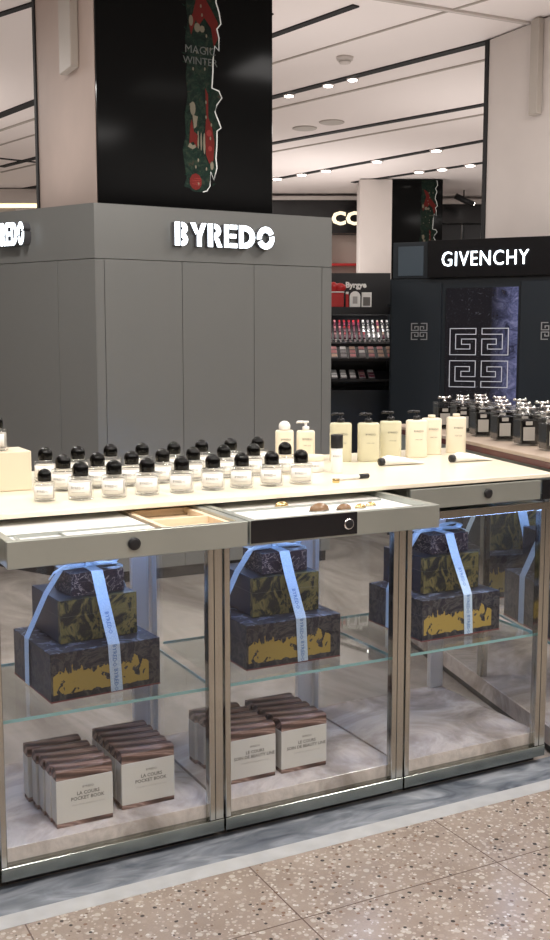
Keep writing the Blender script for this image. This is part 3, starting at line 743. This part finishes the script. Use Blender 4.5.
# stencil brand lettering
def stencil(z=.14):
    """outlines (lists of polygons) of the stencil letters, unit height"""
    out = []
    def rect(x0, x1, y0, y1): out.append([(x0, y0), (x1, y0), (x1, y1), (x0, y1)])
    def arcp(cx, cy, ro, ri, a0, a1, sy=1, n=12):
        p = [(cx+ro*math.cos(a0+(a1-a0)*i/n), cy+sy*ro*math.sin(a0+(a1-a0)*i/n)) for i in range(n+1)]
        q = [(cx+ri*math.cos(a1-(a1-a0)*i/n), cy+sy*ri*math.sin(a1-(a1-a0)*i/n)) for i in range(n+1)]
        out.append(p+q)
    x = 0
    rect(x, x+.22, 0, 1)                                            # B
    arcp(x+.30, .735, .265, .06, -PI/2, PI/2); arcp(x+.30, .265, .28, .07, -PI/2, PI/2)
    x += .70
    out.append([(x, 1), (x+.22, 1), (x+.34, .64), (x+.24, .50)])      # Y
    out.append([(x+.30, 0), (x+.50, 0), (x+.50, .42), (x+.72, 1), (x+.52, 1), (x+.30, .46)])
    x += .80
    rect(x, x+.22, 0, 1)                                            # R
    arcp(x+.30, .70, .30, .09, -PI/2, PI/2); out.append([(x+.30, .36), (x+.48, .40), (x+.66, 0), (x+.44, 0)])
    x += .76
    rect(x, x+.20, 0, 1); rect(x+.26, x+.60, .80, 1); rect(x+.26, x+.56, .42, .60); rect(x+.26, x+.60, 0, .20)   # E
    x += .70
    rect(x, x+.20, 0, 1); arcp(x+.26, .5, .5, .26, -PI/2, PI/2, 1)   # D
    x += .86
    arcp(x+.42, .5, .42, .20, rad(25), rad(190), 1.19); arcp(x+.42, .5, .42, .20, rad(205), rad(370), 1.19)       # O
    return out, x+.84
polys, W = stencil()
def brand_sign(origin, d, s0, width, z0, h, dep):
    nrm = Vector((d.y, -d.x, 0)); a = math.atan2(d.y, d.x)
    Mx = Matrix.Translation(origin+Vector((0, 0, z0))) @ Matrix.Rotation(a, 4, 'Z') @ Matrix.Translation((s0, -dep, 0)) @ Matrix.Rotation(PI/2, 4, 'X')
    sx = width/W
    body = MB(); face = MB()
    for p in polys:
        pp = [(x*sx, yy*h) for x, yy in p]
        body.prism(pp, -dep, 0, Mx); face.prism(pp, .0005, .004, Mx)
    b = body.build('sign_letters', M['sign_side'], t); f = face.build('lit_face', M['sign_lit'], b)
brand_sign(P0, fd, .50, .69, 2.098, .142, .045)
brand_sign(P5, (P0-P5).normalized(), .790, .315, 2.108, .142, .06)

# ------------------------------------------------------------------ columns with screens
def column(name, label, x, y, wx, wy, z1=H, m='plaster', scr=True, trimside=True):
    t = thing(name, label, 'column', (x, y, 0))
    MB().box(0, wx, 0, wy, 0.001, z1-.015, .003).build('shaft', M[m], t)
    if trimside: MB().box(-.012, .02, wy-.002, wy+.045, .001, z1-.015).build('corner_trim', M['gap'], t)
    fx = MB().box(-.06, -.0015, wy*.53, wy*.53+.10, 3.34, z1-.015, .006).build('wall_fixture', M['fixture'], t)
    return t
# structural columns
col = column('column', 'pinkish beige square column rising behind the grey tower', 2.232, 3.93+.62, 1.27, 1.37-.62)
bpy.data.objects.remove([c for c in kids(col) if c.name.startswith('wall_fixture')][0])
bpy.data.objects.remove([c for c in kids(col) if c.name.startswith('shaft')][0])
bpy.data.objects.remove([c for c in kids(col) if c.name.startswith('corner_trim')][0])
col.location = (2.232, 3.93, 0)
MB().box(0, 1.27, 0, 1.33, 2.34, H-.015, .003).build('shaft', M['plaster'], col)
MB().box(-.012, .03, 1.331, 1.385, 2.34, H-.015).build('corner_trim', M['gap'], col)
MB().box(-.06, -.0015, .30, .56, 3.31, H-.015, .006).build('wall_fixture', M['fixture'], col)
structure(col)
col2 = column('column', 'white square column with a slim greige fixture behind the dark counter', 6.03, 3.25, 1.3, 1.46, m='column_white')
structure(col2)
for c_ in (col, col2):
    for kx in ('label', 'category', 'group'):
        if kx in c_: pass

GR = [(0.857, 4.08), (0.87, 3.99), (0.838, 3.93), (0.862, 3.87), (0.844, 3.815), (0.836, 3.75), (0.858, 3.69), (0.872, 3.615), (0.842, 3.579), (0.857, 3.523), (0.856, 3.44), (0.827, 3.468), (0.812, 3.377), (0.811, 3.299), (0.803, 3.195), (0.854, 3.181), (0.876, 3.138), (0.839, 3.089), (0.824, 3.042), (0.853, 2.979), (0.868, 2.941), (0.838, 2.919), (0.837, 2.827), (0.829, 2.741), (0.836, 2.676), (0.813, 2.595), (0.791, 2.646), (0.783, 2.554), (0.761, 2.519), (0.731, 2.511)]
GL = [(0.687, 2.508), (0.658, 2.512), (0.636, 2.531), (0.593, 2.541), (0.615, 2.594), (0.602, 2.678), (0.588, 2.774), (0.611, 2.873), (0.605, 3.001), (0.628, 3.131), (0.615, 3.258), (0.631, 3.387), (0.611, 3.492), (0.633, 3.608), (0.62, 3.701), (0.635, 3.9), (0.62, 4.08)]
def poster(name, label, loc, rz, w, z0, z1, ox, oz, sx, sz, letters=True):
    """black glass advertising screen printed with a Christmas garland strip"""
    t = thing(name, label, 'advertising screen', loc, rz)
    MB().box(0, w, -.03, -.002, z0, z1, .002).build('screen_glass', M['screen'], t)
    f = lambda p: (ox+(p[0]-.59)*sx, oz+(p[1]-2.508)*sz)
    Mx = Matrix.Rotation(PI/2, 4, 'X'); rnd = random.Random(5)
    gar = MB().prism([f(p) for p in GR[::-1]+GL[::-1]], .0303, .0312, Mx).build('garland_print', GAR, t)
    MB().tube([(f(p)[0], -.0335, f(p)[1]) for p in GR], .0042, 6).build('white_outline', OUTL, t)
    def blob(polys, m, nm, d):
        mb = MB()
        for p in polys: mb.prism([f(q) for q in p], .0312+d, .0317+d, Mx)
        o = mb.build(nm, m, gar)
        if nm in ('printed_fir_twigs', 'printed_fairy_lights'): o['kind'] = 'stuff'
    def disc(cx, cz, rx, rz_, n=12, ph=0): return [(cx+rx*math.cos(2*PI*k/n+ph), cz+rz_*math.sin(2*PI*k/n+ph)) for k in range(n)]
    tw = []
    for i in range(170):                                             # fir twigs
        x, z = rnd.uniform(.62, .82), rnd.uniform(2.55, 4.02); a = rnd.uniform(0, 2*PI); l = rnd.uniform(.02, .05)
        tw.append([(x, z), (x+l*math.cos(a)+.006*math.sin(a), z+l*math.sin(a)), (x+l*.6*math.cos(a+.35), z+l*.6*math.sin(a+.35))])
    blob(tw, PG, 'printed_fir_twigs', .0003)
    blob([[(.655, 3.52), (.64, 3.60), (.67, 3.66), (.70, 3.78), (.66, 3.92), (.73, 3.86), (.76, 3.76), (.80, 3.70), (.85, 3.62), (.85, 3.52), (.82, 3.46), (.80, 3.58), (.75, 3.64), (.71, 3.58), (.69, 3.62)][::-1]], PR, 'printed_red_bow', .0010)
    blob([disc(.70, 3.57, .022, .03), disc(.735, 3.565, .018, .022), disc(.655, 3.61, .015, .035)], PW, 'printed_ornaments', .0018)
    blob([disc(.663, 3.05, .020, .045), [(.66, 3.01), (.70, 3.0), (.685, 2.93), (.67, 2.92)], [(.625, 2.80), (.64, 2.83), (.66, 2.81), (.68, 2.82), (.685, 2.80), (.66, 2.785)], disc(.80, 2.69, .012, .03), disc(.745, 2.83, .008, .07), disc(.722, 2.84, .006, .06), disc(.70, 2.85, .006, .06)], PW, 'printed_ornaments', .0010)
    blob([[(.635, 2.82), (.645, 2.95), (.655, 2.98), (.67, 2.90), (.70, 2.88), (.69, 2.80), (.665, 2.835)], [(.755, 3.19), (.775, 3.15), (.775, 3.0), (.80, 2.95), (.82, 2.84), (.81, 2.72), (.78, 2.70), (.755, 2.76), (.75, 2.88), (.76, 3.02)], disc(.68, 2.575, .045, .055, 10, .3)], PR, 'printed_red_shapes', .0010)
    blob([disc(.78, 2.90, .020, .022)], PR2, 'printed_candy', .0018); blob([disc(.787, 2.80, .015, .018)], PR2, 'printed_candy', .0018)
    blob([[(.655+(.03 if k % 2 else 0), 2.558+.012*k), (.715, 2.558+.012*k), (.715, 2.562+.012*k), (.655, 2.562+.012*k)] for k in range(4)], PR2, 'printed_stripes', .0020)
    blob([disc(rnd.uniform(.63, .81), rnd.uniform(2.56, 4.0), .006, .012, 7) for i in range(26)], PW, 'printed_fairy_lights', .0014)
    if letters:
        text('lettering', 'MAGIC', .072, PW2, gar, (f((.72, 0))[0], -.0345, 3.425), ext=.0004)
        text('lettering', 'WINTER', .066, PW2, gar, (f((.72, 0))[0], -.0345, 3.355), ext=.0004)
    return t
g_ = G('printed_fir_garland'); GAR = g_.done(g_.ramp(g_.noise(22, 6, 1.2, rough=.7), [(.3, (.002, .003, .003)), (.5, (.004, .012, .008)), (.6, (.014, .024, .015)), (.70, (.04, .010, .008)), (.8, (.04, .036, .03))]), .6); GAR.node_tree.nodes['Principled BSDF'].inputs['Specular IOR Level'].default_value = .1
OUTL = mat('white_light_outline', (.5, .5, .48), .5, emit=(1, 1, .95), es=.12)
PR = mat('printed_red', (.085, .010, .008), .6, spec=.1); PR2 = mat('printed_bright_red', (.15, .022, .02), .6, spec=.1); PW = mat('printed_cream', (.13, .115, .085), .6, spec=.1); PG = mat('printed_green', (.004, .016, .010), .6, spec=.1); PW2 = mat('printed_lettering', (.10, .105, .10), .6, spec=.1)
poster('advert_screen', 'large black glass screen with Christmas garland on the column above the grey tower', (2.236, 3.928, 0), 0, 1.262, 2.345, H-.02, .59, 2.508, 1, 1)

# ------------------------------------------------------------------ black branded stand (right)
GD = Vector((.629, -.777, 0)); grz = math.atan2(GD.y, GD.x)
t = thing('perfume_stand', 'tall black branded stand with lit white letters and sparkling logo screen', 'display stand', (4.96, 3.555, 0), grz)
K = .916
def gz(z): return 1.5+(z-1.5)*K
x0 = -.67*K; x1 = .86
MB().box(x0, x1, .03, .32, .001, gz(2.03)-.002).build('carcass', M['navy'], t)
fas = MB().box(-.343*K, x1, -.01, .32, gz(2.03), gz(2.33), .002).build('sign_fascia', M['sign_black'], t)
sb = MB().box(-.645*K, -.35*K, .02, .30, gz(2.03), gz(2.325), .002).build('corner_box', M['navy'], t)
MB().box(-.60*K, -.385*K, .012, .0195, gz(2.05), gz(2.29), .001).build('pale_panel', M['navy2'], sb)
tx = text('sign_letters', 'GIVENCHY', .150, M['sign_lit'], fas, (0, 0, 0), (0, 0, 0), .008, -.001, align='LEFT', res=3, space=1.12)
bb = [v.co.x for v in tx.data.vertices]; zz = [v.co.y for v in tx.data.vertices]
sxx = (.694*K)/(max(bb)-min(bb)); szz = (.115*K)/(max(zz)-min(zz))
tx.data.transform(Matrix.Translation((-.2196*K, -.02, gz(2.118))) @ Matrix.Rotation(PI/2, 4, 'X') @ Matrix.Diagonal((sxx, szz, 1, 1)) @ Matrix.Translation((-min(bb), -min(zz), 0)))
MB().box(-.652*K, -.228*K, .012, .029, .1, gz(1.99), .002).build('door_panel', M['navy'], t)
MB().box(.415*K, x1-.01, .012, .029, .1, gz(1.99), .002).build('door_panel', M['navy'], t)
scn = G('sparkling_screen'); sn = scn.noise(9, 8, 1.5, rough=.75); xx = scn.xyz()
grad = scn.math('MULTIPLY', scn.math('SUBTRACT', xx[0], .16), 5.0, True)
spk = scn.math('GREATER_THAN', scn.noise(70, 6, 1.0, rough=.8), .63)
base = scn.mix(grad, (.006, .006, .009), scn.ramp(sn, [(.35, (.01, .012, .03)), (.5, (.07, .08, .17)), (.7, (.20, .21, .36))]))
cc = scn.mix(scn.math('MULTIPLY', spk, .30), base, (.45, .47, .55))
SCR = scn.done(cc, .2)
scn.l(cc, scn.bs.inputs['Emission Color']); scn.bs.inputs['Emission Strength'].default_value = .35
scr = MB().box(-.19*K, .395*K, .016, .029, .35, gz(1.945), .001).build('logo_screen', SCR, t)
def bar_path(pts, w, y, thick, mb):
    for p, q in zip(pts, pts[1:]):
        xa, xb = sorted((p[0], q[0])); za, zb = sorted((p[1], q[1]))
        mb.box(xa-w/2, xb+w/2, y-thick, y, za-w/2, zb+w/2)
Gout = [(1, 1), (0, 1), (0, 0), (1, 0), (1, .6), (.45, .6), (.45, .4), (.78, .4), (.78, .22), (.22, .22), (.22, .78), (1, .78), (1, 1)]
Gsimple = [(.85, 1), (0, 1), (0, 0), (1, 0), (1, .55), (.5, .55), (.5, .3)]
def four_g(cx_, cz, s_, gap, shape, w, y, thick):
    mb = MB()
    for mx in (-1, 1):
        for mz in (-1, 1):
            pts = []
            for (u, v) in shape:
                uu, vv = (1-u, v) if True else (u, v)
                pts.append((cx_+mx*(gap/2+uu*s_), cz+mz*(gap/2+vv*s_)))
            bar_path(pts, w, y, thick, mb)
    return mb
glow = mat('glowing_logo_lines', (.45, .46, .5), .4, emit=(.8, .85, 1), es=.12)
four_g(.08, gz(1.38), .195, .045, Gout, .0055, .0155, .003).build('logo_lines', glow, scr)
for cx_ in (-.41*K, .65*K):
    four_g(cx_, gz(1.595), .052, .016, Gsimple, .007, .0115, .004).build('door_logo', M['silver'], t)
MB().box(-.15, -.07, .010, .0155, gz(1.86), gz(1.885), 0, None).build('screen_glint', glow, scr) if False else None

# ------------------------------------------------------------------ make-up stand behind
MD = 9.0; q_ = MD/8.2
def mz(z): return 1.5+(z-1.5)*q_
t = thing('makeup_stand', 'black make-up stand with slanted tester tiers between the tower and the black stand', 'display stand', site(.66*q_, MD), ARZ)
def ml(l): return (l-.66)*q_                # lateral to local x
xa, xb = ml(.385), ml(.92)
MB().box(xa, xb, .30, .34, .0, mz(2.05)).build('back_panel', M['black'], t)
MB().box(xb-.03, xb, -.43, .299, .0, mz(1.80)).box(xa, xa+.03, -.43, .299, 0, mz(1.80)).build('side_panel', M['navy'], t)
MB().box(xa+.031, xb-.031, .0, .299, mz(1.745), mz(1.775)).build('top_shelf', M['black'], t)
text('brand_lettering', 'Byrgye', .066, M['label_white'], t, (ml(.645), .296, mz(1.955)), (PI/2, 0, 0), .003, .003)
def tier(z, y0, y1, tilt, nm='tester_tier'):
    Mx = Matrix.Translation((0, y0, z)) @ Matrix.Rotation(tilt, 4, 'X')
    o = MB().box(xa+.032, xb-.034, 0, (y1-y0), -.02, 0, 0, Mx).build(nm, M['black'], t); return Mx
T1 = tier(mz(1.52), -.05, .27, rad(42)); T2 = tier(mz(1.385), -.39, -.16, rad(24)); T2b = tier(mz(1.495), -.15, -.055, rad(12)); T3 = tier(mz(1.235), -.42, -.17, rad(14))
MB().box(xa+.031, xb-.031, -.012, -.001, mz(1.745)-.030, mz(1.775)).build('shelf_lip', M['black'], t)  # lip added to hide the strip below the shelf
MB().box(xa+.05, xb-.05, .004, .024, mz(1.745)-.012, mz(1.745)-.001).build('light_strip', M['fill_strip'], t)  # hidden strip, added to brighten the testers
MB().box(xa+.031, xb-.031, -.30, .29, 0, mz(1.15)).build('base_cabinet', M['navy'], t)
rotM = Matrix.Rotation(ARZ, 4, 'Z'); base_loc = Vector(site(.66*q_, MD))
cols = {'red': mat('tester_red', (.42, .03, .04), .35), 'pink': mat('tester_pink', (.62, .25, .26), .4), 'nude': mat('tester_nude', (.60, .40, .30), .4), 'white': mat('tester_white', (.75, .74, .73), .3), 'grey': mat('tester_grey', (.30, .28, .29), .4), 'plum': mat('tester_plum', (.16, .03, .06), .4), 'silver': mat('tester_silver', (.7, .7, .72), .2, .8)}
def compact(color, kind):
    t2 = thing('lipstick' if kind == 's' else 'makeup_palette', 'x', 'make-up tester', (0, 0, 0))
    if kind == 's':
        MB().box(-.010, .010, 0, .045, 0, .018, .003).build('case', cols['silver' if color in ('grey', 'white') else 'plum'], t2)
        MB().box(-.009, .009, .046, .075, .001, .017, .004).build('stick', cols[color], t2)
    else:
        MB().box(-.026, .026, 0, .06, 0, .010, .002).build('tray', cols['grey'], t2)
        MB().box(-.023, .023, .003, .057, .0102, .014, .002).build('powder', cols[color], t2)
    return t2
protos = {}
def put(color, kind, Mx, x, y, where, grp):
    key = (color, kind)
    if key in protos: o = dup(protos[key])
    else: o = compact(color, kind); protos[key] = o
    mtx = Matrix.Translation(base_loc) @ rotM @ Mx @ Matrix.Translation((x, y, .0008))
    o.matrix_world = mtx; o.location = mtx.to_translation(); o.rotation_euler = mtx.to_euler(); o.scale = (1, 1, 1)
    tag(o, '%s %s %s' % (color, 'lipstick tester' if kind == 's' else 'powder palette tester', where), 'make-up tester', grp)
rnd = random.Random(3)
span = xb-xa-.10
nn = 13
for r_ in range(3):
    for i in range(nn):
        u = i/(nn-1); x = xa+.05+span*u
        c_ = ['pink', 'red', 'red', 'plum', 'red', 'white', 'silver', 'white', 'nude', 'white'][min(9, max(0, int((u-.1)/.9*10+rnd.uniform(-.7, .7))))] if u > .1 else 'pink'
        if c_ == 'silver': c_ = 'grey'
        put(c_, 's', T1, x, .01+r_*.080, 'on the steep top tier of the make-up stand', 'lipstick testers on the steep top tier')
for i in range(nn): put(rnd.choice(['grey', 'white', 'grey']), 's', T2b, xa+.05+span*i/(nn-1), .02, 'on the narrow second tier of the make-up stand', 'lipstick testers on the narrow second tier')
for r_ in range(3):
    for i in range(7): put(rnd.choice(['nude', 'white', 'nude', 'grey', 'pink']) , 'p', T2, xa+.065+(span-.03)*i/6, .01+r_*.072, 'on the middle tier of the make-up stand', 'powder testers on the middle tier')
for r_ in range(3):
    for i in range(5): put('white' if i < 3 else rnd.choice(['pink', 'white', 'plum']), 'p', T3, xa+.065+(span-.03)*i/6, .02+r_*.078, 'on the lowest tier of the make-up stand', 'powder testers on the lowest tier')
def onshelf(name, label, cat, lat, y, build):
    p = base_loc + (rotM @ Vector((ml(lat), y, 0))); t2 = thing(name, label, cat, (p.x, p.y, mz(1.775)+.001), ARZ); build(t2)
def red_basket(t2):
    MB().box(-.048, .08, -.07, .07, 0, .12, .004).build('basket', M['red'], t2)
    MB().box(-.050, .085, -.075, .075, .1205, .13, .002).build('rim', M['label_white'], t2)
    MB().ell((-.005, 0, .17), (.04, .045, .045)).ell((.05, 0, .165), (.055, .045, .04)).build('red_bundle', M['red'], t2)
onshelf('gift_basket', 'red gift basket with rounded red items on top shelf of make-up stand', 'basket', .462, .12, red_basket)
def arch(t2):
    pts = [(-.045, 0), (.045, 0), (.045, .09)]+[(.045*math.cos(a*PI/8), .09+.045*math.sin(a*PI/8)) for a in range(1, 8)]+[(-.045, .09)]
    MB().prism(pts, -.015, .015, Matrix.Rotation(PI/2, 4, 'X')).build('card', M['white_plastic'], t2)
    MB().box(-.02, .02, -.0175, -.0158, .03, .09).build('printed_mark', M['print_light'], t2)
onshelf('display_card', 'white arched display card on top shelf of make-up stand', 'display card', .625, .1, arch)
def pic(t2):
    MB().box(-.042, .042, -.012, .012, 0, .125, .002).build('frame', M['white_plastic'], t2)
    MB().box(-.030, .030, -.0142, -.0126, .012, .085).build('picture', M['print_grey'], t2)
onshelf('framed_sign', 'small white framed sign with grey picture on top shelf of make-up stand', 'sign', .715, .1, pic)
def slim(t2): MB().box(-.012, .012, -.01, .01, 0, .11, .003).build('tube', M['red'], t2); MB().box(-.012, .012, -.01, .01, .1105, .13, .003).build('cap', M['white_plastic'], t2)
onshelf('gloss_tube', 'slim red tube with white cap beside the arched card', 'tube', .564, .1, slim)

# ------------------------------------------------------------------ far shops
t = thing('shop_front', 'far shop front with cream lit letters on black fascia', 'shop front', site(.6, 18.9), ARZ)
MB().box(-2.2, 1.35, 0, .3, 3.42, 3.98).build('fascia', M['sign_black'], t)
MB().box(-2.2, 1.35, -.05, .3, 3.985, 4.05).build('cornice', M['column_white'], t)
MB().box(-2.2, .15, .05, .3, 0, 3.41).build('wall_panel', M['column_white'], t)
MB().box(.16, .22, -.02, .3, 0, 3.41).build('mullion', M['black'], t)
MB().box(.23, 1.35, .25, .3, 0, 3.41).build('shop_wall', M['plaster'], t)
MB().box(.23, 1.35, .05, .249, 2.86, 2.9).box(.23, 1.35, .05, .249, 2.55, 2.58).build('shelf', M['red'], t)
cw = text('lit_letters', 'CC', .36, M['sign_cream'], t, (0, 0, 0), (0, 0, 0), .01, .016, align='LEFT')
bb = [v.co.x for v in cw.data.vertices]; zz = [v.co.y for v in cw.data.vertices]
cw.data.transform(Matrix.Translation((.40, -.03, 3.55)) @ Matrix.Rotation(PI/2, 4, 'X') @ Matrix.Diagonal((.50/(max(bb)-min(bb)), .24/(max(zz)-min(zz)), 1, 1)) @ Matrix.Translation((-min(bb), -min(zz), 0)))
o = MB().box(-.255, .26, 0, .6, .001, H-.015, .004).build('column', M['column_white']); o.location = site(1.615, 17.2); o.rotation_euler = (0, 0, ARZ); structure(o)
p = site(1.885, 17.25); poster('advert_screen', 'far black screen with small garland beside the white column', p, ARZ, .80, 2.0, H-.02, .42, 2.72, 1.05, .86, False)
o = MB().box(0, .80, 0, .6, .001, H-.015).build('column', M['gap']); o.location = site(1.885, 17.26); o.rotation_euler = (0, 0, ARZ); structure(o)
t = thing('shop_front', 'far dark shop front right of the poster column', 'shop front', site(3.6, 19.2), ARZ)
MB().box(-1.1, 1.6, 0, .3, 3.62, 3.95).build('fascia', M['sign_black'], t)
MB().box(-1.1, 1.6, -.05, .3, 3.955, 4.03).build('cornice', M['column_white'], t)
MB().box(-1.1, -.25, .1, .3, 0, 3.61).box(-.2, .1, .1, .3, 0, 3.61).box(.15, 1.6, .1, .3, 0, 3.61).build('wall_panel', M['black'], t)
t = thing('shop_front', 'far cream shop front with warm cove light, left of the column', 'shop front', site(-5.0, 18.3), ARZ)
MB().box(-2.0, 1.6, 0, .3, 0, 3.78).build('wall_panel', M['wall'], t)
MB().box(-2.0, 1.6, -.02, .3, 3.785, 3.84).build('cove', M['warm'], t)
MB().box(-2.0, 1.6, -.1, .3, 3.845, 4.08).build('header', M['column_white'], t)
MB().box(.62, .95, -.06, -.001, 0, 3.77).build('pilaster', M['column_white'], t)
MB().box(-.6, .55, -.04, -.001, 2.4, 3.35, .01).build('grey_panel', M['fixture'], t)
MB().ell((.02, -.15, 3.3), (.07, .05, .07)).build('round_lamp', M['lamp'], t)

# ------------------------------------------------------------------ view
sc = bpy.context.scene
sc.view_settings.view_transform = 'Standard'; sc.view_settings.look = 'None'; sc.view_settings.gamma = 1; sc.view_settings.exposure = .35
sc.view_settings.use_curve_mapping = False
sc.cycles.max_bounces = 12; sc.cycles.transparent_max_bounces = 24
